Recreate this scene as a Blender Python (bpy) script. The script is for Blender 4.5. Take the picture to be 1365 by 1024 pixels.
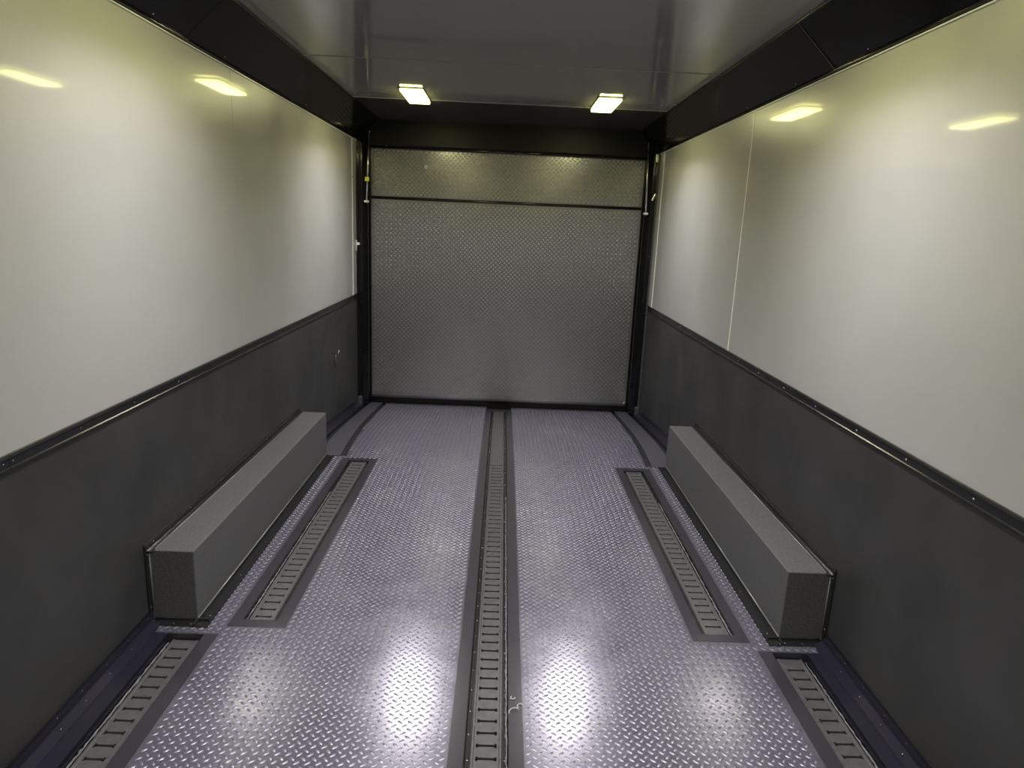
import bpy, bmesh, math, random
import numpy as np
from mathutils import Matrix, Vector

for o in list(bpy.data.objects):
    bpy.data.objects.remove(o, do_unlink=True)
scene = bpy.context.scene
C = scene.collection

# ------------------------------------------------------------------ camera
# X right, Y towards the rear ramp door, Z up; metres. Floor at Z = 0.
PITCH, YAW, ROLL = 0.2287, 0.0191, 0.0436
CAM = Vector((-0.0036, 0.0, 1.48))
fwd = Vector((math.sin(YAW) * math.cos(PITCH), math.cos(YAW) * math.cos(PITCH), -math.sin(PITCH)))
rgt = Vector((math.cos(YAW), -math.sin(YAW), 0))
upv = rgt.cross(fwd)
cr, sr = math.cos(ROLL), math.sin(ROLL)
r2 = cr * rgt + sr * upv
u2 = -sr * rgt + cr * upv
cam_data = bpy.data.cameras.new('camera')
cam_data.sensor_width = 36.0
cam_data.lens = 909.7 / 1365 * 36.0
cam_data.clip_start = 0.02
cam = bpy.data.objects.new('camera', cam_data)
C.objects.link(cam)
cam.matrix_world = Matrix(((r2.x, u2.x, -fwd.x, CAM.x), (r2.y, u2.y, -fwd.y, CAM.y),
                           (r2.z, u2.z, -fwd.z, CAM.z), (0, 0, 0, 1)))
scene.camera = cam

# ------------------------------------------------------------------ world, exposure
world = bpy.data.worlds.new('world')
scene.world = world
world.use_nodes = True
world.node_tree.nodes['Background'].inputs[0].default_value = (0.7, 0.75, 0.9, 1)
world.node_tree.nodes['Background'].inputs[1].default_value = 0.05
vs = scene.view_settings
vs.view_transform = 'Standard'
vs.look = 'None'
vs.gamma = 1.0
vs.use_curve_mapping = False
vs.exposure = -0.06
scene.cycles.use_adaptive_sampling = False
scene.cycles.sample_clamp_direct = 6.0
scene.cycles.sample_clamp_indirect = 4.0

# lamp settings, used by the ceiling_light builder below
LAMP_DOWN_W = 17.0                     # downward area light of one fixture
LAMP_DOWN_COL = (0.86, 0.84, 1.0)
LENS_COL = (1.0, 0.94, 0.27)           # warm diffuser glow
LENS_STRENGTH = 36.0
STRIP_STRENGTH = 70.0
LAMP_Y = (4.78, 2.30, -0.20)
LAMP_X = 0.625

# ------------------------------------------------------------------ dimensions
W = 1.2527          # half width inside
ZT = 0.856          # top of the wainscot trim
ZC = 2.106          # lower edge of the ceiling cove
XC, ZCE = 1.078, 2.281   # where cove meets ceiling, ceiling height
Y0 = -1.6           # front end behind the camera
YD = 6.0            # rear door face
YB = 4.15           # start of the sloping rear floor
KS = -0.14 / (5.97 - YB - 0.4)


def fz(y):
    t = y - YB
    return 0.0 if t <= 0 else (KS * t * t / 1.6 if t < 0.8 else KS * (t - 0.4))


def fz_arr(v):
    t = np.maximum(v - YB, 0.0)
    return np.where(t < 0.8, KS * t * t / 1.6, KS * (t - 0.4))


def ysteps(a, b):
    """stations between a and b: fine steps where the rear floor bends down"""
    return [a] + [y for y in [YB + 0.1 * i for i in range(20)] if a + 1e-4 < y < b - 1e-4] + [b]


# ------------------------------------------------------------------ materials
def mat(name, col, rough=0.5, metal=0.0, spec=0.5, noise=None, bump=None, rough_noise=None, coat=0.0, coat_rough=0.03, scuff=None):
    m = bpy.data.materials.new(name)
    m.use_nodes = True
    nt = m.node_tree
    b = nt.nodes['Principled BSDF']
    b.inputs['Base Color'].default_value = (*col, 1)
    b.inputs['Roughness'].default_value = rough
    b.inputs['Metallic'].default_value = metal
    b.inputs['Specular IOR Level'].default_value = spec
    b.inputs['Coat Weight'].default_value = coat
    b.inputs['Coat Roughness'].default_value = coat_rough
    tc = nt.nodes.new('ShaderNodeTexCoord')

    def tex(scale, detail=4.0, rgh=0.55):
        n = nt.nodes.new('ShaderNodeTexNoise')
        n.inputs['Scale'].default_value = scale
        n.inputs['Detail'].default_value = detail
        n.inputs['Roughness'].default_value = rgh
        nt.links.new(tc.outputs['Object'], n.inputs['Vector'])
        return n
    if noise:                                   # (scale, other colour, lo, hi)
        n = tex(noise[0])
        r = nt.nodes.new('ShaderNodeValToRGB')
        r.color_ramp.elements[0].position = noise[2]
        r.color_ramp.elements[1].position = noise[3]
        r.color_ramp.elements[0].color = (*col, 1)
        r.color_ramp.elements[1].color = (*noise[1], 1)
        nt.links.new(n.outputs['Fac'], r.inputs['Fac'])
        nt.links.new(r.outputs['Color'], b.inputs['Base Color'])
    if scuff:                                   # pale scuffs: (colour, patch scale, lo, hi)
        n1, n2 = tex(scuff[1], 2.0), tex(55.0, 5.0, 0.7)
        def ramp(n, lo, hi):
            mr = nt.nodes.new('ShaderNodeMapRange')
            mr.inputs['From Min'].default_value = lo
            mr.inputs['From Max'].default_value = hi
            nt.links.new(n.outputs['Fac'], mr.inputs['Value'])
            return mr
        mu = nt.nodes.new('ShaderNodeMath')
        mu.operation = 'MULTIPLY'
        nt.links.new(ramp(n1, scuff[2], scuff[3]).outputs['Result'], mu.inputs[0])
        nt.links.new(ramp(n2, 0.52, 0.66).outputs['Result'], mu.inputs[1])
        mx = nt.nodes.new('ShaderNodeMix')
        mx.data_type = 'RGBA'
        src = b.inputs['Base Color'].links[0].from_socket if b.inputs['Base Color'].is_linked else None
        mx.inputs[6].default_value = (*col, 1)
        mx.inputs[7].default_value = (*scuff[0], 1)
        if src:
            nt.links.new(src, mx.inputs[6])
        nt.links.new(mu.outputs[0], mx.inputs[0])
        nt.links.new(mx.outputs[2], b.inputs['Base Color'])
    if rough_noise:                             # (scale, lo, hi)
        n = tex(rough_noise[0], 3.0)
        mr = nt.nodes.new('ShaderNodeMapRange')
        mr.inputs['From Min'].default_value = 0.3
        mr.inputs['From Max'].default_value = 0.7
        mr.inputs['To Min'].default_value = rough_noise[1]
        mr.inputs['To Max'].default_value = rough_noise[2]
        nt.links.new(n.outputs['Fac'], mr.inputs['Value'])
        nt.links.new(mr.outputs['Result'], b.inputs['Roughness'])
    if bump:                                    # (scale, strength, distance)
        n = tex(bump[0], 2.0)
        bp = nt.nodes.new('ShaderNodeBump')
        bp.inputs['Strength'].default_value = bump[1]
        bp.inputs['Distance'].default_value = bump[2]
        nt.links.new(n.outputs['Fac'], bp.inputs['Height'])
        nt.links.new(bp.outputs['Normal'], b.inputs['Normal'])
    return m


def emit(name, col, strength):
    m = bpy.data.materials.new(name)
    m.use_nodes = True
    nt = m.node_tree
    nt.nodes.remove(nt.nodes['Principled BSDF'])
    e = nt.nodes.new('ShaderNodeEmission')
    e.inputs[0].default_value = (*col, 1)
    e.inputs[1].default_value = strength
    nt.links.new(e.outputs[0], nt.nodes['Material Output'].inputs[0])
    return m


M = {
    'wall': mat('wall_panel_white', (0.385, 0.385, 0.38), 0.35, noise=(1.6, (0.355, 0.355, 0.35), 0.35, 0.65),
                rough_noise=(2.5, 0.28, 0.40), coat=0.6, coat_rough=0.05),
    'wains': mat('wainscot_charcoal', (0.023, 0.023, 0.024), 0.5, noise=(2.4, (0.038, 0.038, 0.039), 0.35, 0.7),
                 rough_noise=(3.0, 0.42, 0.62), bump=(160, 0.15, 0.001)),
    'black': mat('black_gloss_trim', (0.006, 0.006, 0.007), 0.08),
    'header': mat('header_satin_black', (0.003, 0.003, 0.0035), 0.42, spec=0.2),
    'cove': mat('black_cove_panel', (0.003, 0.003, 0.0035), 0.10, spec=0.2),
    'trimblk': mat('black_molding', (0.012, 0.012, 0.013), 0.22),
    'base': mat('dark_navy_base_angle', (0.015, 0.014, 0.023), 0.24),
    'ceil': mat('ceiling_dark_gloss', (0.23, 0.23, 0.235), 0.08, rough_noise=(3, 0.05, 0.13), bump=(1.6, 0.06, 0.01)),
    'rearceil': mat('rear_ceiling_black_gloss', (0.055, 0.055, 0.056), 0.06),
    'joint': mat('joint_strip_grey', (0.20, 0.20, 0.205), 0.35),
    'floor': mat('tread_plate_metal', (0.222, 0.215, 0.272), 0.2, metal=0.7, spec=0.5,
                 noise=(3.5, (0.25, 0.243, 0.30), 0.45, 0.75), rough_noise=(6, 0.17, 0.24), scuff=((0.55, 0.54, 0.58), 2.3, 0.60, 0.72)),
    'lug': mat('tread_lug_metal', (0.245, 0.238, 0.295), 0.31, metal=0.7, spec=0.5, scuff=((0.60, 0.59, 0.63), 2.3, 0.58, 0.70)),
    'door': mat('door_tread_plate', (0.19, 0.19, 0.195), 0.22, metal=0.6, spec=0.5, rough_noise=(5, 0.19, 0.25)),
    'doorlug': mat('door_lug_metal', (0.21, 0.21, 0.215), 0.32, metal=0.6, spec=0.5),
    'frame': mat('recess_frame_grey', (0.078, 0.076, 0.088), 0.22, metal=0.6),
    'rail': mat('e_track_paint', (0.175, 0.175, 0.178), 0.32, metal=0.6, noise=(40, (0.14, 0.14, 0.145), 0.4, 0.7)),
    'railmid': mat('e_track_dark_paint', (0.155, 0.154, 0.158), 0.26, metal=0.6, noise=(40, (0.125, 0.125, 0.128), 0.4, 0.7)),
    'hole': mat('recess_dark', (0.006, 0.006, 0.007), 0.6),
    'strip': mat('side_strip_grey', (0.060, 0.059, 0.070), 0.4),
    'box': mat('wheel_box_liner', (0.092, 0.092, 0.094), 0.62, noise=(260, (0.054, 0.054, 0.057), 0.45, 0.6),
               bump=(320, 0.35, 0.0015)),
    'chrome': mat('bright_steel', (0.75, 0.75, 0.74), 0.18, metal=1.0),
    'screw': mat('screw_steel', (0.55, 0.55, 0.55), 0.25, metal=1.0),
    'blkscrew': mat('black_screw', (0.06, 0.06, 0.065), 0.2, metal=0.6),
    'white': mat('white_plastic', (0.75, 0.75, 0.73), 0.35),
    'yellow': mat('yellow_tag', (0.80, 0.78, 0.12), 0.4),
    'caulk': mat('white_caulk', (0.82, 0.82, 0.80), 0.3),
    'bead': mat('dark_sealant_bead', (0.16, 0.16, 0.165), 0.12),
    'ltrim': mat('pale_edge_trim', (0.62, 0.62, 0.60), 0.28),
    'housing': mat('light_housing', (0.02, 0.02, 0.02), 0.3),
    'lens': emit('led_diffuser', LENS_COL, LENS_STRENGTH),
    'led': emit('led_bar', (1.0, 0.97, 0.62), STRIP_STRENGTH),
    'flake': mat('pale_shaving', (0.6, 0.6, 0.6), 0.4),
}


# ------------------------------------------------------------------ mesh helpers
class MB:
    def __init__(self):
        self.v, self.f = [], []

    def quad(self, a, b, c, d):
        n = len(self.v)
        self.v += [tuple(a), tuple(b), tuple(c), tuple(d)]
        self.f.append((n, n + 1, n + 2, n + 3))
        return self

    def box(self, x0, x1, y0, y1, z0, z1):
        if x0 > x1:
            x0, x1 = x1, x0
        n = len(self.v)
        self.v += [(x, y, z) for z in (z0, z1) for y in (y0, y1) for x in (x0, x1)]
        self.f += [tuple(n + i for i in t) for t in
                   ((0, 2, 3, 1), (4, 5, 7, 6), (0, 1, 5, 4), (2, 6, 7, 3), (0, 4, 6, 2), (1, 3, 7, 5))]
        return self

    def prism(self, prof, axis, a, b):
        """closed profile (list of 2D points) extruded along axis from a to b"""
        n = len(self.v)
        k = len(prof)
        for t in (a, b):
            for p in prof:
                if axis == 'y':
                    self.v.append((p[0], t, p[1]))
                elif axis == 'x':
                    self.v.append((t, p[0], p[1]))
                else:
                    self.v.append((p[0], p[1], t))
        for i in range(k):
            j = (i + 1) % k
            self.f.append((n + i, n + j, n + k + j, n + k + i))
        self.f.append(tuple(n + i for i in range(k)))
        self.f.append(tuple(n + k + i for i in reversed(range(k))))
        return self

    def tube(self, pts, r, seg=10):
        pts = [Vector(p) for p in pts]
        n0 = len(self.v)
        for i, p in enumerate(pts):
            t = (pts[min(i + 1, len(pts) - 1)] - pts[max(i - 1, 0)]).normalized()
            a = Vector((0, 0, 1)) if abs(t.z) < 0.9 else Vector((1, 0, 0))
            u = t.cross(a).normalized()
            w = t.cross(u)
            rr = r[i] if isinstance(r, (list, tuple)) else r
            for s in range(seg):
                q = 2 * math.pi * s / seg
                self.v.append(tuple(p + rr * (math.cos(q) * u + math.sin(q) * w)))
        for i in range(len(pts) - 1):
            for s in range(seg):
                a, b = n0 + i * seg + s, n0 + i * seg + (s + 1) % seg
                self.f.append((a, b, b + seg, a + seg))
        self.f.append(tuple(n0 + s for s in reversed(range(seg))))
        self.f.append(tuple(n0 + (len(pts) - 1) * seg + s for s in range(seg)))
        return self

    def mesh(self, name, m, smooth=False):
        me = bpy.data.meshes.new(name)
        me.from_pydata(self.v, [], self.f)
        bm = bmesh.new()
        bm.from_mesh(me)
        bmesh.ops.recalc_face_normals(bm, faces=bm.faces)
        bm.to_mesh(me)
        bm.free()
        me.materials.append(M[m])
        if smooth:
            me.polygons.foreach_set('use_smooth', [True] * len(me.polygons))
        return me

    def build(self, name, m, parent=None, smooth=False, bevel=0.0):
        return link(name, self.mesh(name, m, smooth), parent, bevel)


def link(name, me, parent=None, bevel=0.0, loc=None):
    o = bpy.data.objects.new(name, me)
    C.objects.link(o)
    if parent:
        o.parent = parent
    if loc is not None:
        o.location = loc
    if bevel:
        md = o.modifiers.new('bevel', 'BEVEL')
        md.width = bevel
        md.segments = 2
        md.limit_method = 'ANGLE'
    return o


def struct(o):
    o['kind'] = 'structure'
    return o


def tag(o, label, cat, group=None):
    o['label'] = label
    o['category'] = cat
    if group:
        o['group'] = group
    return o


def empty(name, loc=(0, 0, 0)):
    """root of a thing; parts are built in world space and re-based on it"""
    o = bpy.data.objects.new(name, None)
    o.empty_display_size = 0.05
    C.objects.link(o)
    o['_base'] = loc
    return o


def rebase(root):
    b = Vector(root['_base'])
    del root['_base']
    root.location = b
    for ch in root.children:
        ch.location = Vector(ch.location) - b


def dome(r, h, seg=10):
    mb = MB()
    rings = [(r, 0), (r * 0.92, h * 0.45), (r * 0.6, h * 0.85), (0.001, h)]
    for rr, z in rings:
        for s in range(seg):
            q = 2 * math.pi * s / seg
            mb.v.append((rr * math.cos(q), rr * math.sin(q), z))
    for i in range(3):
        for s in range(seg):
            a, b = i * seg + s, i * seg + (s + 1) % seg
            mb.f.append((a, b, b + seg, a + seg))
    return mb


SCREW = {}
for mname in ('screw', 'blkscrew', 'chrome'):
    SCREW[mname] = dome(0.0055, 0.0028).mesh('screw', mname, True)
ROT = {'up': (0, 0, 0), '+x': (0, math.pi / 2, 0), '-x': (0, -math.pi / 2, 0), '-y': (math.pi / 2, 0, 0),
       'down': (math.pi, 0, 0)}


def screw(p, face, parent, m='screw', scale=1.0, name='screw'):
    o = link(name, SCREW[m], parent, loc=p)
    o.rotation_euler = ROT[face]
    o.scale = (scale,) * 3
    return o


# ------------------------------------------------------------------ lugs of the tread plate
def lug_field(name, m, pts, ang, frame, L=0.023, Wd=0.0085, H=0.0023):
    """pts: (n,2) lug centres in the plate's plane, ang: (n,), frame(u,v,h)->xyz arrays"""
    base = np.array([(-L / 2, 0, 0), (-L / 4, -Wd / 2, 0), (L / 4, -Wd / 2, 0), (L / 2, 0, 0), (L / 4, Wd / 2, 0),
                     (-L / 4, Wd / 2, 0), (-L / 4.5, 0, H), (L / 4.5, 0, H)])
    faces = [(0, 1, 6), (1, 2, 7, 6), (2, 3, 7), (3, 4, 7), (4, 5, 6, 7), (5, 0, 6)]
    n = len(pts)
    c, s = np.cos(ang)[:, None], np.sin(ang)[:, None]
    u = pts[:, 0:1] + c * base[None, :, 0] - s * base[None, :, 1]
    v = pts[:, 1:2] + s * base[None, :, 0] + c * base[None, :, 1]
    h = np.repeat(base[None, :, 2], n, 0)
    xyz = np.stack(frame(u, v, h), -1).reshape(-1, 3)
    loops = np.concatenate([np.array(f) for f in faces])
    sizes = np.array([len(f) for f in faces])
    allloops = (np.arange(n)[:, None] * 8 + loops[None, :]).reshape(-1)
    totals = np.tile(sizes, n)
    starts = np.concatenate([[0], np.cumsum(totals)[:-1]])
    me = bpy.data.meshes.new(name)
    me.vertices.add(n * 8)
    me.vertices.foreach_set('co', xyz.astype(np.float32).ravel())
    me.loops.add(len(allloops))
    me.loops.foreach_set('vertex_index', allloops.astype(np.int32))
    me.polygons.add(len(totals))
    me.polygons.foreach_set('loop_start', starts.astype(np.int32))
    me.polygons.foreach_set('use_smooth', np.ones(len(totals), bool))
    me.update(calc_edges=True)
    me.validate()
    me.materials.append(M[m])
    return me


def lattice(x0, x1, y0, y1, p):
    i = np.arange(math.floor(x0 / p), math.ceil(x1 / p) + 1)
    j = np.arange(math.floor(y0 / p), math.ceil(y1 / p) + 1)
    X, Y = np.meshgrid(i * p, j * p)
    A = np.stack([X.ravel(), Y.ravel()], 1)
    B = A + p / 2
    pts = np.concatenate([A, B])
    ang = np.concatenate([np.full(len(A), math.radians(41)), np.full(len(B), math.radians(-41))])
    return pts, ang


# ================================================================== FLOOR
# tread-plate regions, right half (mirrored for the left one)
SIDE_X = (0.757, 0.970)      # recessed side track trays
SIDE_Y = (2.252, 4.112)
NEAR_X = (0.980, 1.206)      # trays ahead of the wheel boxes
NEAR_Y = 2.200
CEN_X = 0.109
STRIP = [(4.15, 0.962, 1.000, 1.147, 1.19), (4.55, 0.985, 1.022, 1.152, 1.19), (5.0, 1.008, 1.043, 1.158, 1.192),
         (5.5, 1.018, 1.052, 1.163, 1.195), (6.03, 1.026, 1.060, 1.166, 1.198)]
RECTS = [(CEN_X, SIDE_X[0], Y0, YB), (SIDE_X[0], SIDE_X[1], Y0, SIDE_Y[0]), (SIDE_X[0], SIDE_X[1], SIDE_Y[1], YB),
         (SIDE_X[1], NEAR_X[0], Y0, YB), (NEAR_X[0], NEAR_X[1], NEAR_Y, YB), (NEAR_X[1], W, Y0, YB)]
_s = STRIP
STRIP = [(y,) + tuple(float(np.interp(y, [q[0] for q in _s], [q[k] for q in _s])) for k in range(1, 5))
         for y in ysteps(YB, 6.03)]
floor = struct(MB().box(-W - 0.02, W + 0.02, Y0 - 0.02, YD + 0.14, -0.26, -0.20).build('floor', 'hole'))


def strip_x(y, k):
    for a, b in zip(STRIP[:-1], STRIP[1:]):
        if y <= b[0]:
            t = (y - a[0]) / (b[0] - a[0])
            return a[k] + t * (b[k] - a[k])
    return STRIP[-1][k]


for sgn in (-1, 1):
    mb = MB()
    for (x0, x1, y0, y1) in RECTS:
        mb.quad((sgn * x0, y0, 0), (sgn * x1, y0, 0), (sgn * x1, y1, 0), (sgn * x0, y1, 0))
    for a, b in zip(STRIP[:-1], STRIP[1:]):
        mb.quad((sgn * CEN_X, a[0], fz(a[0])), (sgn * a[1], a[0], fz(a[0])), (sgn * b[1], b[0], fz(b[0])),
                (sgn * CEN_X, b[0], fz(b[0])))
        # edge of the plate down to the gap beside the strip
        mb.quad((sgn * a[1], a[0], fz(a[0])), (sgn * b[1], b[0], fz(b[0])), (sgn * b[1], b[0], fz(b[0]) - 0.03),
                (sgn * a[1], a[0], fz(a[0]) - 0.03))
    # end of the flat plate above the strip's gap
    mb.quad((sgn * 0.962, YB, 0), (sgn * W, YB, 0), (sgn * W, YB, -0.03), (sgn * 0.962, YB, -0.03))
    plate = mb.build('tread_plate', 'floor', floor)
    # recalc may flip single quads: face up
    pts, ang = lattice(0.1, 1.26, 0.5, 6.0, 0.031)
    keep = np.zeros(len(pts), bool)
    mg = 0.0075
    for (x0, x1, y0, y1) in RECTS[:1] + [(SIDE_X[0], 1.26, 0.4, SIDE_Y[0]), (SIDE_X[1], 1.26, NEAR_Y, YB),
                                         (SIDE_X[0] - 0.02, 1.26, SIDE_Y[1], YB)]:
        keep |= (pts[:, 0] > x0 + mg) & (pts[:, 0] < x1 + mg) & (pts[:, 1] > y0 + mg) & (pts[:, 1] < y1 - mg)
    near = (pts[:, 0] > NEAR_X[0] - mg) & (pts[:, 1] < NEAR_Y + mg)
    side = (pts[:, 0] > SIDE_X[0] - mg) & (pts[:, 0] < SIDE_X[1] + mg) & (pts[:, 1] > SIDE_Y[0] - mg) & \
           (pts[:, 1] < SIDE_Y[1] + mg)
    keep &= ~near & ~side & (pts[:, 0] < 1.235)
    under = (pts[:, 0] > 1.045) & (pts[:, 1] > 2.24)          # beneath box and flange
    keep &= ~under
    sl = np.array([strip_x(y, 1) for y in pts[:, 1]])
    keep |= (pts[:, 1] >= YB + 0.004) & (pts[:, 1] < 5.98) & (pts[:, 0] > CEN_X + mg) & (pts[:, 0] < sl - mg)
    keep &= pts[:, 1] > 0.5
    P, A = pts[keep].copy(), ang[keep].copy()
    P[:, 0] *= sgn
    me = lug_field('tread_lugs', 'lug', P, A,
                   lambda u, v, h: (u, v, h + fz_arr(v)))
    lugs = link('tread_lugs', me, plate)
    lugs['kind'] = 'stuff'
    # bare strip along each side of the sloping rear floor
    mb = MB()
    for a, b in zip(STRIP[:-1], STRIP[1:]):
        mb.quad((sgn * a[2], a[0], fz(a[0]) + 0.002), (sgn * a[3], a[0], fz(a[0]) + 0.002),
                (sgn * b[3], b[0], fz(b[0]) + 0.002), (sgn * b[2], b[0], fz(b[0]) + 0.002))
        for k in (2, 3):
            mb.quad((sgn * a[k], a[0], fz(a[0]) + 0.002), (sgn * b[k], b[0], fz(b[0]) + 0.002),
                    (sgn * b[k], b[0], fz(b[0]) - 0.03), (sgn * a[k], a[0], fz(a[0]) - 0.03))
    mb.build('side_strip', 'strip', floor)
    mb = MB()                                   # bottom of the gaps
    for a, b in zip(STRIP[:-1], STRIP[1:]):
        mb.quad((sgn * 0.95, a[0], fz(a[0]) - 0.025), (sgn * W, a[0], fz(a[0]) - 0.025),
                (sgn * W, b[0], fz(b[0]) - 0.025), (sgn * 0.95, b[0], fz(b[0]) - 0.025))
    mb.build('gap_bottom', 'hole', floor)

# ================================================================== CEILING, COVES
ceiling = struct(MB().box(-XC - 0.25, XC + 0.25, Y0, YD + 0.1, ZCE + 0.012, ZCE + 0.05).build('ceiling', 'hole'))
cj = [Y0, -1.1, 0.12, 1.34, 2.56, 3.78, 4.95, YD]
for a, b in zip(cj[:-1], cj[1:]):
    MB().box(-XC - 0.02, XC + 0.02, a + 0.001, b - 0.001, ZCE, ZCE + 0.012).build('ceiling_panel', 'ceil' if b < YD else 'rearceil', ceiling)
for y in cj[1:-1]:
    MB().prism([(y - 0.005, ZCE), (y - 0.003, ZCE - 0.0025), (y + 0.003, ZCE - 0.0025), (y + 0.005, ZCE)], 'x', -XC, XC) \
        .build('joint_strip', 'joint', ceiling)

for n, sgn in ((1, -1), (2, 1)):
    # 45 degree black cove with a small lip on the wall and a bead at the ceiling
    prof = [(sgn * (W - 0.002), ZC), (sgn * (W - 0.006), ZC + 0.004), (sgn * (W - 0.006), ZC + 0.012),
            (sgn * XC, ZCE - 0.004), (sgn * XC, ZCE), (sgn * (W + 0.004), ZCE), (sgn * (W + 0.004), ZC)]
    cv = struct(MB().box(sgn * (W - 0.004), sgn * (W + 0.004), Y0, YD, ZC - 0.001, ZC + 0.003).build('trim_%d' % n, 'trimblk'))
    cuts = [Y0, 0.4, 2.83, YD - 0.01]
    for a, b in zip(cuts[:-1], cuts[1:]):
        MB().prism(prof, 'y', a + 0.0012, b - 0.0012).build('cove_panel', 'cove', cv)
    MB().tube([(sgn * (XC - 0.002), Y0, ZCE - 0.004), (sgn * (XC - 0.002), YD - 0.02, ZCE - 0.004)], 0.006, 8) \
        .build('ceiling_bead', 'trimblk', cv, True)
    MB().tube([(sgn * (W - 0.009), Y0, ZC + 0.007), (sgn * (W - 0.009), YD - 0.04, ZC + 0.007)], 0.005, 8) \
        .build('bottom_bead', 'black', cv, True)
    y = 1.35
    while y < 5.8:
        screw((sgn * (W - 0.018), y, ZC + 0.024), '+x' if sgn < 0 else '-x', cv, 'screw', 0.8).rotation_euler = \
            (0, (1 if sgn < 0 else -1) * math.radians(135), 0)
        y += 0.61
    if sgn > 0:
        d = 0.0012
        MB().quad((W - 0.008 - d, 2.827, ZC + 0.012 - d), (W - 0.008 - d, 2.833, ZC + 0.012 - d),
                  (XC - d, 2.833, ZCE - 0.004 - d), (XC - d, 2.827, ZCE - 0.004 - d)).build('seam_strip', 'strip', cv)
    # pale J-trim under the cove
    MB().box(sgn * (W - 0.006), sgn * (W + 0.002), Y0, 5.9, ZC - 0.006, ZC - 0.001).build('edge_trim', 'ltrim', cv)

# ================================================================== SIDE WALLS
seams = {-1: [Y0, 0.84, 3.28, 5.74], 1: [Y0, 1.27, 3.71, 5.74]}
for side, sgn in (('left', -1), ('right', 1)):
    wall = struct(MB().box(sgn * (W + 0.012), sgn * (W + 0.16), Y0, YD + 0.1, -0.26, ZCE + 0.05).build('wall_' + side, 'hole'))
    ss = seams[sgn]
    for a, b in zip(ss[:-1], ss[1:]):
        MB().box(sgn * W, sgn * (W + 0.012), a + 0.0015, b - 0.0015, ZT - 0.03, ZC + 0.02).build('wall_panel', 'wall', wall)
    MB().box(sgn * (W + 0.001), sgn * (W + 0.012), 5.741, 5.95, ZT - 0.02, ZC + 0.02).build('end_panel', 'wall', wall)
    for y in ss[1:-1]:
        if sgn > 0:
            MB().box(W - 0.0015, W + 0.004, y - 0.0045, y + 0.0045, ZT, ZC - 0.02).build('seam_caulk', 'caulk', wall)
        else:
            MB().box(-W + 0.0006, -W - 0.004, y - 0.002, y + 0.002, ZT, ZC - 0.02).build('seam_caulk', 'wall', wall)
    MB().box(sgn * (W - 0.004), sgn * (W + 0.004), 5.733, 5.747, ZT, ZC - 0.006).build('edge_trim', 'ltrim', wall)
    # dark wainscot of two sheets
    for a, b in ((Y0, 0.9), (0.9, 5.90)):
        MB().box(sgn * (W - 0.001), sgn * (W + 0.012), a + 0.0005, b - 0.0005, -0.2, ZT - 0.03) \
            .build('wainscot_panel', 'wains', wall)

for n, (side, sgn) in ((3, ('left', -1)), (4, ('right', 1))):
    # black moulding on top of the wainscot, in lengths, with screws a foot apart
    prof = [(sgn * (W + 0.002), ZT), (sgn * (W - 0.007), ZT - 0.001), (sgn * (W - 0.009), ZT - 0.008),
            (sgn * (W - 0.005), ZT - 0.012), (sgn * (W - 0.005), ZT - 0.034), (sgn * (W - 0.008), ZT - 0.037),
            (sgn * (W - 0.008), ZT - 0.043), (sgn * (W + 0.002), ZT - 0.046)]
    mr = struct(MB().box(sgn * (W - 0.003), sgn * (W + 0.003), Y0, 5.9, ZT - 0.04, ZT - 0.01).build('trim_%d' % n, 'trimblk'))
    cuts = [Y0, -0.77, 1.665, 4.1, 5.895]
    for a, b in zip(cuts[:-1], cuts[1:]):
        MB().prism(prof, 'y', a + 0.001, b - 0.001).build('molding', 'trimblk', mr)
    ys = [1.68, 1.645] if sgn < 0 else [1.66]
    ys += [1.05, 1.355, 1.968, 2.27, 2.595, 2.91, 3.22, 3.52, 3.83, 4.13, 4.44, 4.74, 5.05, 5.35, 5.66]
    for y in ys:
        screw((sgn * (W - 0.005), y, ZT - 0.023), '+x' if sgn < 0 else '-x', mr, 'blkscrew' if sgn < 0 else 'screw', 0.8)

for side, sgn in (('left', -1), ('right', 1)):
    # metal angle between wall and floor
    bb = struct(MB().prism([(sgn * (W + 0.002), 0.045), (sgn * (W - 0.004), 0.043), (sgn * (W - 0.010), 0.014),
                            (sgn * (NEAR_X[1] + 0.004), 0.006), (sgn * NEAR_X[1], 0.0), (sgn * (W + 0.002), -0.01)],
                           'y', Y0, 2.25).build('baseboard_' + side, 'base'))
    mb = MB()
    yy = ysteps(4.16, 5.9)
    for a, b in zip(yy[:-1], yy[1:]):
        for (xa, za, xb, zb) in ((W - 0.001, 0.05, W - 0.012, 0.02), (W - 0.012, 0.02, 1.2, 0.0), (1.2, 0.0, 1.2, -0.03)):
            mb.quad((sgn * xa, a, fz(a) + za), (sgn * xb, a, fz(a) + zb), (sgn * xb, b, fz(b) + zb), (sgn * xa, b, fz(b) + za))
    mb.build('rear_angle', 'base', bb)
    for y in (1.70, 1.82, 1.95, 2.08):
        screw((sgn * (W - 0.026), y, 0.012), 'up', bb, 'screw', 0.55)
        screw((sgn * (W - 0.006), y + 0.02, 0.030), '+x' if sgn < 0 else '-x', bb, 'screw', 0.5)
    MB().tube([(sgn * (W - 0.004), Y0, 0.046), (sgn * (W - 0.004), 2.25, 0.046)], 0.003, 6).build('sealant_bead', 'trimblk', bb, True)

# front end behind the camera
wf = struct(MB().box(-W - 0.06, W + 0.06, Y0 - 0.06, Y0 - 0.01, -0.26, ZCE + 0.05).build('wall_front', 'hole'))
MB().box(-W, W, Y0 - 0.01, Y0, -0.2, ZT).build('wainscot_panel', 'wains', wf)
MB().box(-W, W, Y0 - 0.01, Y0, ZT, ZCE).build('wall_panel', 'wall', wf)

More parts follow.
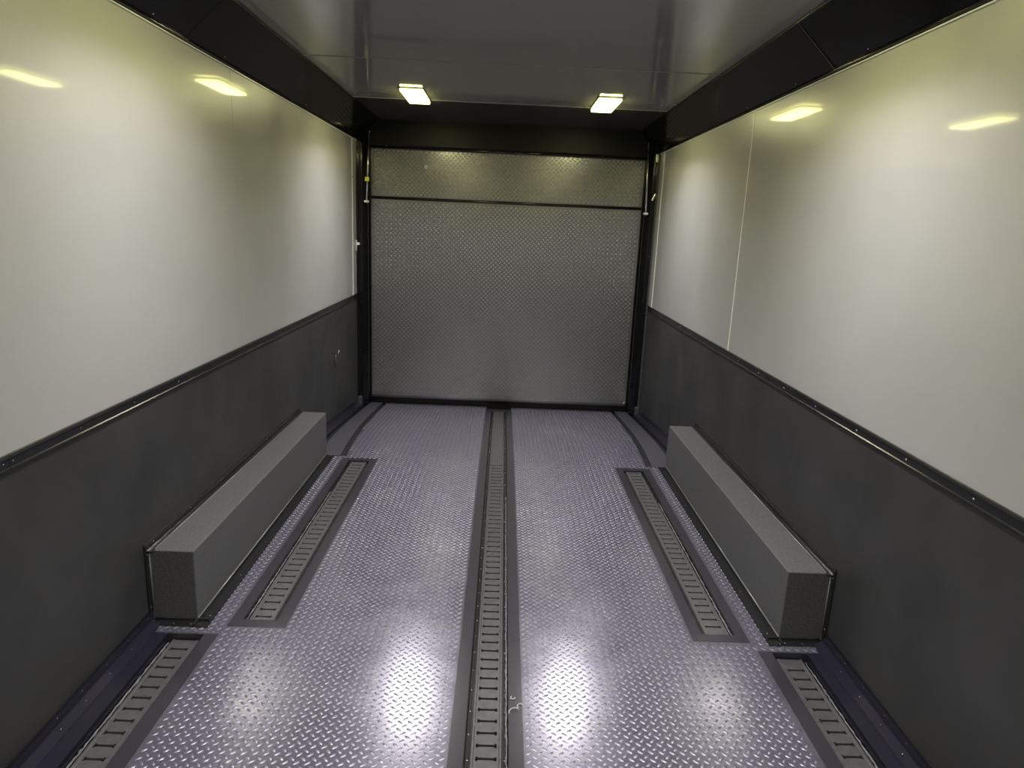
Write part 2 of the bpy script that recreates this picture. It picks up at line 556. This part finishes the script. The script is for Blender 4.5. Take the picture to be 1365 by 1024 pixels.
# ================================================================== REAR: posts, header, door
for n, sgn in ((5, -1), (6, 1)):
    post = struct(MB().prism([(sgn * (W + 0.01), 5.90), (sgn * 1.205, 5.90), (sgn * 1.168, 5.945), (sgn * 1.158, 6.02),
                              (sgn * (W + 0.01), 6.06)], 'z', -0.22, ZCE + 0.01).build('trim_%d' % n, 'black'))
    MB().box(sgn * (W - 0.002), sgn * (W - 0.012), 5.880, 5.902, -0.12, ZC - 0.05).build('edge_strip', 'strip' if sgn > 0 else 'black', post)
    MB().box(sgn * 1.215, sgn * (W - 0.002), 5.86, 5.94, -0.15, -0.055).build('corner_block', 'strip', post, bevel=0.006)
    for k, z in enumerate((2.06, 1.745, 1.27, 0.78, 0.36)):
        if sgn > 0 or k > 2:
            screw((sgn * 1.226, 5.898, z), '-y', post, 'screw' if k < 3 else 'blkscrew', 1.6 if k < 2 else 1.0, 'bolt')
    if sgn < 0:
        for z in (1.98, 1.90, 1.86):
            screw((sgn * 1.226, 5.898, z), '-y', post, 'blkscrew', 1.5, 'bolt')
    if sgn > 0:
        MB().box(1.216, 1.236, 5.885, 5.90, 2.035, 2.10).build('hinge_leaf', 'chrome', post, bevel=0.002)
        o = MB().box(-0.007, 0.007, -0.006, 0.006, -0.03, 0.03).build('hinge_pin', 'chrome', post, bevel=0.002)
        o.location = (1.224, 5.89, 1.755)
        o.rotation_euler = (0, math.radians(25), 0)

header = struct(MB().prism([(5.965, ZCE + 0.01), (5.965, 2.085), (5.969, 2.070), (5.980, 2.062), (6.02, 2.058), (6.08, 2.058),
                            (6.08, ZCE + 0.01)], 'x', -W - 0.005, W + 0.005).build('trim_7', 'header'))
MB().tube([(-W, 5.974, 2.066), (W, 5.974, 2.066)], 0.011, 12).build('bottom_lip', 'black', header, True)
for x in (1.05, -1.02):
    screw((x, 5.968, 2.075), '-y', header, 'screw', 0.9)

door = struct(MB().box(-1.165, 1.165, YD + 0.012, YD + 0.06, -0.085, 2.075).build('door_1', 'trimblk'))
ZJ = 1.660
for nm, za, zb in (('lower_panel', -0.078, ZJ - 0.012), ('flap_panel', ZJ + 0.012, 2.070)):
    pn = MB().box(-1.150, 1.150, YD, YD + 0.012, za, zb).build(nm, 'door', door, bevel=0.002)
    pts, ang = lattice(-1.125, 1.125, za + 0.03, zb - 0.012, 0.0385)
    k = (np.abs(pts[:, 0]) < 1.128) & (pts[:, 1] > za + (0.045 if za < 0 else 0.02)) & (pts[:, 1] < zb - 0.02)
    me = lug_field('tread_lugs', 'doorlug', pts[k], ang[k], lambda u, v, h: (u, YD - h, v), L=0.026, Wd=0.0105, H=0.0027)
    lg = link('tread_lugs', me, pn)
    lg['kind'] = 'stuff'
MB().box(-1.15, 1.15, YD - 0.006, YD + 0.004, -0.082, -0.060).build('bottom_rail', 'frame', door, bevel=0.002)
MB().tube([(-1.14, YD + 0.004, ZJ), (1.14, YD + 0.004, ZJ)], 0.009, 8).build('hinge_rod', 'trimblk', door, True)
knob = dome(0.020, 0.014, 14).mesh('knob', 'ltrim', True)  # pale colour stands in for the bright shine of the metal
for x, z in ((-0.689, 1.925), (-0.214, 2.02), (0.648, 2.018)):
    o = link('knob', knob, door, loc=(x, YD - 0.001, z))
    o.rotation_euler = ROT['-y']
    if x == -0.214:
        o.scale = (0.6, 0.6, 0.6)
screw((1.137, YD - 0.007, -0.055), '-y', door, 'chrome', 1.8, 'bolt')
struct(MB().box(-W, W, YD + 0.062, YD + 0.10, -0.22, ZCE).build('wall_rear', 'hole'))  # unseen black backing, added to keep the gap under the door dark


# ================================================================== E-TRACKS IN THE FLOOR
def e_track(cx, y0, y1, half_out, slot_y, smooth_from=None, far_end=0.045, near_end=0.045, inner=0.0625, drop=0.0, wall_side=0, bead=0, rail_mat='rail'):
    """pan with a flat mitred flange, hat-shaped slotted rail in it"""
    root = empty('floor_e_track', (cx, (y0 + y1) / 2, -0.03))
    zb = -0.021 - drop
    # --- recess frame: four sloping plates + bottom
    ixa, ixb = cx - inner - 0.002, cx + inner + 0.002
    iy0, iy1 = y0 + near_end, y1 - far_end
    T = 0.0012

    def z(y, d):
        return fz(y) + d
    ysl = ysteps(y0, y1)
    if len(ysl) > 2 and ysl[-2] > iy1:
        ysl.pop(-2)
    for s, xi in ((-1, ixa), (1, ixb)):
        mb = MB()
        xo = cx + s * half_out
        for i in range(len(ysl) - 1):
            a, b = ysl[i], ysl[i + 1]
            ia = iy0 if i == 0 else a
            ib = iy1 if i == len(ysl) - 2 else b
            mb.quad((xo, a, z(a, T)), (xi, ia, z(ia, T)), (xi, ib, z(ib, T)), (xo, b, z(b, T)))
            mb.quad((xi, ia, z(ia, T)), (xi, ib, z(ib, T)), (xi, ib, z(ib, zb - 0.004)), (xi, ia, z(ia, zb - 0.004)))
        mb.build('frame_side', 'base' if s == wall_side else 'frame', root)
    for ye, yi in ((y0, iy0), (y1, iy1)):
        if yi == ye and ye == y0:
            continue
        if True:
            mb = MB()
            mb.quad((cx - half_out, ye, z(ye, T)), (cx + half_out, ye, z(ye, T)), (ixb, yi, z(yi, T)), (ixa, yi, z(yi, T)))
            mb.quad((ixa, yi, z(yi, T)), (ixb, yi, z(yi, T)), (ixb, yi, z(yi, zb - 0.004)), (ixa, yi, z(yi, zb - 0.004)))
            mb.build('frame_end', 'frame', root)
    mb = MB()
    for i in range(len(ysl) - 1):
        a, b = ysl[i], ysl[i + 1]
        mb.quad((ixa, a, z(a, zb - 0.003)), (ixb, a, z(a, zb - 0.003)), (ixb, b, z(b, zb - 0.003)), (ixa, b, z(b, zb - 0.003)))
    mb.build('tray_bottom', 'hole', root)
    # --- rail
    ra, rb = iy0 + 0.006, iy1 - 0.006
    D = 0.0425                       # half width of the raised deck
    zd = -0.007 - drop
    mb = MB()
    P = 0.0508
    k0 = math.ceil((ra + 0.02 - slot_y) / P)
    k1 = math.floor(((smooth_from or rb) - 0.02 - slot_y) / P)
    xs = [-D, -0.0305, -0.0235, 0.0235, 0.0305, D]
    ycur = ra
    for k in range(k0, k1 + 1):
        ys = slot_y + k * P
        c0, c1 = ys - P / 2, ys + P / 2
        if k == k0:
            c0 = ra
        if k == k1 and not smooth_from:
            c1 = rb
        g = [c0, ys - 0.0078, ys - 0.0044, ys + 0.0044, ys + 0.0078, c1]

        def hole(i, j):
            return (i == 2 and j == 2) or (i in (1, 3) and 1 <= j <= 3)
        for i in range(5):
            for j in range(5):
                xa, xb, ya, yb_ = cx + xs[i], cx + xs[i + 1], g[j], g[j + 1]
                if hole(i, j):
                    for (di, dj, e) in ((-1, 0, ((xa, ya), (xa, yb_))), (1, 0, ((xb, ya), (xb, yb_))),
                                        (0, -1, ((xa, ya), (xb, ya))), (0, 1, ((xa, yb_), (xb, yb_)))):
                        if not hole(i + di, j + dj):
                            (p, q), (r_, t) = e
                            mb.quad((p, q, z(q, zd)), (r_, t, z(t, zd)), (r_, t, z(t, zd - 0.007)), (p, q, z(q, zd - 0.007)))
                else:
                    mb.quad((xa, ya, z(ya, zd)), (xb, ya, z(ya, zd)), (xb, yb_, z(yb_, zd)), (xa, yb_, z(yb_, zd)))
        ycur = c1
    if smooth_from:
        q_ = ysteps(ycur, rb)
        for a, b in zip(q_[:-1], q_[1:]):
            if b > a:
                mb.quad((cx - D, a, z(a, zd)), (cx + D, a, z(a, zd)), (cx + D, b, z(b, zd)), (cx - D, b, z(b, zd)))
    prof = [(D - 0.0065, zd), (D - 0.0045, zd + 0.0022), (D + 0.001, zd + 0.0022), (D + 0.004, zd - 0.001), (D + 0.0055, zb + 0.001)]
    q_ = ysteps(ra, rb)
    spans = list(zip(q_[:-1], q_[1:]))
    for s in (-1, 1):
        for (pa, pb) in zip(prof[:-1], prof[1:]):
            for a, b in spans:
                mb.quad((cx + s * pa[0], a, z(a, pa[1])), (cx + s * pb[0], a, z(a, pb[1])),
                        (cx + s * pb[0], b, z(b, pb[1])), (cx + s * pa[0], b, z(b, pa[1])))
    rail = mb.build('slotted_rail', rail_mat, root)
    for s in (-1, 1):                # low flange, coloured black to put shade in the groove on each side
        mb = MB()
        for a, b in spans:
            mb.quad((cx + s * (D + 0.0055), a, z(a, zb + 0.002)), (cx + s * (inner - 0.002), a, z(a, zb + 0.002)),
                    (cx + s * (inner - 0.002), b, z(b, zb + 0.002)), (cx + s * (D + 0.0055), b, z(b, zb + 0.002)))
        mb.build('flange', 'trimblk', rail)
    # --- lumpy sealant run between frame and rail
    if bead:
        rnd = random.Random(int(abs(cx) * 1000) + bead + 7)
        pts, rad = [], []
        y = max(iy0 + 0.01, 1.0)
        while y < min(iy1 - 0.01, 3.6):
            pts.append((cx + bead * (inner - 0.004 + rnd.uniform(-0.0015, 0.0015)), y, fz(y) + zb + 0.006))
            rad.append(rnd.uniform(0.0018, 0.0048))
            y += 0.013
        MB().tube(pts, rad, 6).build('sealant_bead', 'bead', rail, True)
    # --- screws on frame and rail flange
    y = max(y0 + 0.1, 0.9)
    while y < y1 - 0.05:
        for s in (-1, 1):
            screw((cx + s * (half_out - 0.012), y + 0.02 * s, fz(y) - 0.001), 'up', root, 'screw', 0.5)
        y += 0.305
    y = max(ra + 0.015, 0.95)
    while y < rb - 0.01:
        for s in (-1, 1):
            screw((cx + s * 0.0545, y, z(y, zb + 0.002)), 'up', rail, 'chrome', 0.55, 'rivet')
        y += 0.1016
    rebase(root)
    return root


t = e_track(0.0, Y0, 5.90, 0.109, 1.6545, bead=1, rail_mat='railmid', smooth_from=YB - 0.02, far_end=0.06, near_end=0.0)
tag(t, 'long grey slotted e-track recessed down the middle of the tread plate floor', 'e-track')
t = e_track(-0.8635, SIDE_Y[0], SIDE_Y[1], 0.1065, 2.331, bead=-1)
tag(t, 'short framed e-track beside the wheel box below the small wall hook', 'e-track', 'short tracks beside the wheel boxes')
t = e_track(0.8635, SIDE_Y[0], SIDE_Y[1], 0.1065, 2.361, bead=1)
tag(t, 'short framed e-track beside the wheel box below the bright white wall seam', 'e-track', 'short tracks beside the wheel boxes')
t = e_track(-1.093, Y0, NEAR_Y, 0.113, 2.136, wall_side=-1, bead=-1, near_end=0.0, far_end=0.006, drop=0.014)
tag(t, 'recessed e-track against wall ending at front of the wheel box with the hook above', 'e-track',
    'tracks along the walls ahead of the wheel boxes')
t = e_track(1.093, Y0, NEAR_Y, 0.113, 2.126, wall_side=1, bead=1, near_end=0.0, far_end=0.006, drop=0.014)
tag(t, 'recessed e-track against wall ending at front of the wheel box under the white seam', 'e-track',
    'tracks along the walls ahead of the wheel boxes')

# ================================================================== WHEEL BOXES
for sgn, lab in ((-1, 'long charcoal lined wheel box against the wall with the small metal hook'),
                 (1, 'long charcoal lined wheel box against the wall with the bright white seam')):
    root = empty('wheel_box', (sgn * 1.17, 3.2, 0))
    bx, bf, bk, bz = 1.085, 2.276, 4.152, 0.282
    MB().box(sgn * bx, sgn * (W - 0.0012), bf, bk, 0.002, bz).build('body', 'box', root, bevel=0.004)
    # angle strips where the box meets wall and floor
    MB().prism([(sgn * (W - 0.001), bz + 0.028), (sgn * (W - 0.007), bz + 0.027), (sgn * (W - 0.009), bz + 0.006),
                (sgn * (W - 0.026), bz + 0.003), (sgn * (W - 0.026), bz), (sgn * (W - 0.001), bz)], 'y', bf - 0.02, bk) \
        .build('top_angle', 'trimblk', root)
    MB().box(sgn * (W - 0.001), sgn * (W - 0.007), bf - 0.024, bf, 0.035, bz + 0.028).build('front_angle', 'trimblk', root, bevel=0.002)
    MB().prism([(sgn * bx, 0.016), (sgn * (bx - 0.004), 0.012), (sgn * (bx - 0.006), 0.005), (sgn * 1.037, 0.004),
                (sgn * 1.035, 0.001), (sgn * bx, 0.001)], 'y', bf - 0.04, YB - 0.004).build('floor_angle', 'trimblk', root)
    MB().prism([(bf, 0.014), (bf - 0.003, 0.012), (bf - 0.005, 0.005), (bf - 0.036, 0.004), (bf - 0.038, 0.001), (bf, 0.001)],
               'x', sgn * 1.042, sgn * (W - 0.014)).build('front_floor_angle', 'trimblk', root)
    MB().tube([(sgn * (bx - 0.003), bf - 0.004, 0.016), (sgn * (bx - 0.003), YB - 0.01, 0.016)], 0.0035, 6) \
        .build('sealant_bead', 'bead', root, True)
    MB().tube([(sgn * (W - 0.028), bf + 0.004, bz + 0.002), (sgn * (W - 0.028), bk - 0.01, bz + 0.002)], 0.003, 6) \
        .build('sealant_bead', 'bead', root, True)
    MB().tube([(sgn * (W - 0.009), bf - 0.001, 0.04), (sgn * (W - 0.009), bf - 0.001, bz + 0.004)], 0.003, 6) \
        .build('sealant_bead', 'bead', root, True)
    for k in range(7):
        y = 2.31 + k * 0.305
        screw((sgn * 1.055, y, 0.004), 'up', root, 'screw', 0.55)
        screw((sgn * (W - 0.008), y, bz + 0.017), '+x' if sgn < 0 else '-x', root, 'screw', 0.55)
    for x in (1.10, 1.165, 1.225):
        screw((sgn * x, bf - 0.024, 0.004), 'up', root, 'screw', 0.6)
    for z in (0.06, 0.27):
        screw((sgn * (W - 0.007), bf - 0.012, z), '+x' if sgn < 0 else '-x', root, 'screw', 0.6)
    tag(root, lab, 'wheel box', 'wheel boxes along the walls')
    rebase(root)

# ================================================================== CEILING LIGHTS
HW, HL = 0.068, 0.235


def ceiling_light(x, y, lab, grp):
    root = empty('ceiling_light', (x, y, ZCE))
    z1 = ZCE - 0.001
    # housing ring
    mb = MB()
    mb.box(x - HW - 0.012, x - HW, y - HL - 0.012, y + HL + 0.012, z1 - 0.005, z1)
    mb.box(x + HW, x + HW + 0.012, y - HL - 0.012, y + HL + 0.012, z1 - 0.005, z1)
    mb.box(x - HW, x + HW, y - HL - 0.012, y - HL, z1 - 0.005, z1)
    mb.box(x - HW, x + HW, y + HL, y + HL + 0.012, z1 - 0.005, z1)
    mb.build('housing', 'housing', root)
    dif = MB().box(x - HW, x + HW, y - HL, y + HL, z1 - 0.017, z1 - 0.003).build('diffuser', 'lens', root)
    for k in range(6):
        yy = y - HL + HL * 2 * (k + 0.5) / 6
        MB().box(x - HW + 0.008, x + HW - 0.008, yy - 0.014, yy + 0.014, z1 - 0.019, z1 - 0.016).build('led_bar', 'led', dif)
    tag(root, lab, 'light', grp)
    ld = bpy.data.lights.new('lamp_glow', 'AREA')
    ld.shape = 'RECTANGLE'
    ld.size = 2 * HW
    ld.size_y = 2 * HL
    ld.energy = LAMP_DOWN_W
    ld.color = LAMP_DOWN_COL
    ld.spread = math.radians(132)
    lo = bpy.data.objects.new('lamp_glow', ld)
    C.objects.link(lo)
    lo.location = (x, y, z1 - 0.021)
    lo.parent = root
    rebase(root)


for y, lab, grp in zip(LAMP_Y, ('bright rectangular LED light near the ramp door, toward the wall with %s',
                                'rectangular LED light above the wheel boxes, toward the wall with %s',
                                'rectangular LED light ahead of the wheel boxes, toward the wall with %s'),
                       ('LED lights near the ramp door', 'LED lights above the wheel boxes', 'LED lights at the front')):
    for s in (-1, 1):
        ceiling_light(s * LAMP_X, y, lab % ('the hook' if s < 0 else 'the white seam'), grp)

# ================================================================== SMALL HARDWARE
for sgn in (-1, 1):
    root = empty('support_rod', (sgn * 1.155, 5.885, 1.62))
    a = Vector((sgn * 1.168, 5.888, 1.625))
    b = Vector((sgn * 1.143, 5.888, 2.175))
    MB().tube([a, a.lerp(b, 0.98)], 0.0075, 10).build('rod', 'chrome', root, True)
    MB().tube([a.lerp(b, 0.9), b + Vector((0, 0, 0.05))], 0.011, 10).build('sleeve', 'black', root, True)
    MB().box(a.x - 0.018, a.x + 0.018, 5.872, 5.91, 1.612, 1.628).build('foot_bracket', 'white', root, bevel=0.003)
    MB().box(a.x - 0.006, a.x + 0.006, 5.885, 5.95, 1.60, 1.612).build('bracket_arm', 'black', root)
    if sgn < 0:
        p = a.lerp(b, 0.315)
        o = MB().box(p.x - 0.017, p.x + 0.017, 5.868, 5.884, p.z - 0.017, p.z + 0.017).build('tag', 'yellow', root, bevel=0.004)
        o['label'] = 'small yellow tag'
    tag(root, 'thin upright steel rod in door corner carrying a small yellow tag' if sgn < 0 else
        'thin plain upright steel rod in door corner beside the shiny hinges', 'rod', 'rods beside the ramp door')
    rebase(root)

# wall hook on the wainscot near the door
root = empty('wall_hook', (-W, 5.08, 0.38))
MB().box(-W + 0.0015, -W + 0.0055, 5.062, 5.096, 0.375, 0.50).build('back_plate', 'wains', root, bevel=0.001)
MB().tube([(-W + 0.004, 5.079, 0.47), (-W + 0.022, 5.079, 0.478), (-W + 0.032, 5.079, 0.490), (-W + 0.030, 5.079, 0.506)], [0.007, 0.008, 0.009, 0.011], 8) \
    .build('hook_tip', 'chrome', root, True)
MB().tube([(-W + 0.007, 5.069, 0.38), (-W + 0.007, 5.069, 0.47)], 0.0035, 6).build('rib', 'strip', root, True)
tag(root, 'small metal hook on the dark wainscot near the ramp door', 'hook')
rebase(root)

# latch keeper and screws on the pale end strip of the left wall
root = empty('latch_plate', (-W, 5.82, 1.22))
MB().box(-W + 0.001, -W + 0.006, 5.855, 5.895, 1.215, 1.30).build('plate', 'ltrim', root, bevel=0.002)
MB().box(-W + 0.005, -W + 0.028, 5.86, 5.89, 1.262, 1.282).build('keeper', 'white', root, bevel=0.003)
MB().tube([(-W + 0.005, 5.875, 1.232), (-W + 0.010, 5.875, 1.232)], 0.008, 10).build('hole_plug', 'hole', root)
tag(root, 'small pale latch plate on the wall edge beside the black door post', 'latch')
rebase(root)
wl = bpy.data.objects['wall_left']
wr = bpy.data.objects['wall_right']
screw((-W, 5.885, 1.62), '+x', wl, 'screw', 2.0, 'bolt')
screw((-W + 0.003, 5.74, 1.80), '+x', wl, 'screw', 1.5, 'bolt')
screw((W, 5.80, 1.604), '-x', wr, 'screw', 2.0, 'bolt')

# pale curled shavings lying on the centre track frame
random.seed(4)
for (x, y, r, a0, a1, lab) in ((0.082, 1.838, 0.016, 0.3, 3.6, 'curled pale shaving lying on the frame of the middle track'),
                               (0.101, 1.868, 0.008, 0.0, 4.4, 'small round pale shaving at the edge of the middle track frame'),
                               (0.080, 1.905, 0.008, 2.0, 6.0, 'tiny pale shaving on the middle track frame beside the rail')):
    zz = 0.0012 + 0.25 * r + 0.0010
    pts = [(x + r * math.cos(a0 + (a1 - a0) * i / 8), y + r * math.sin(a0 + (a1 - a0) * i / 8),
            zz + 0.25 * r * math.cos(a0 + (a1 - a0) * i / 8)) for i in range(9)]
    o = MB().tube(pts, [0.0006] + [0.0014] * 7 + [0.0006], 6).build('shaving', 'flake', None, True)
    tag(o, lab, 'shaving', 'shavings on the middle track')
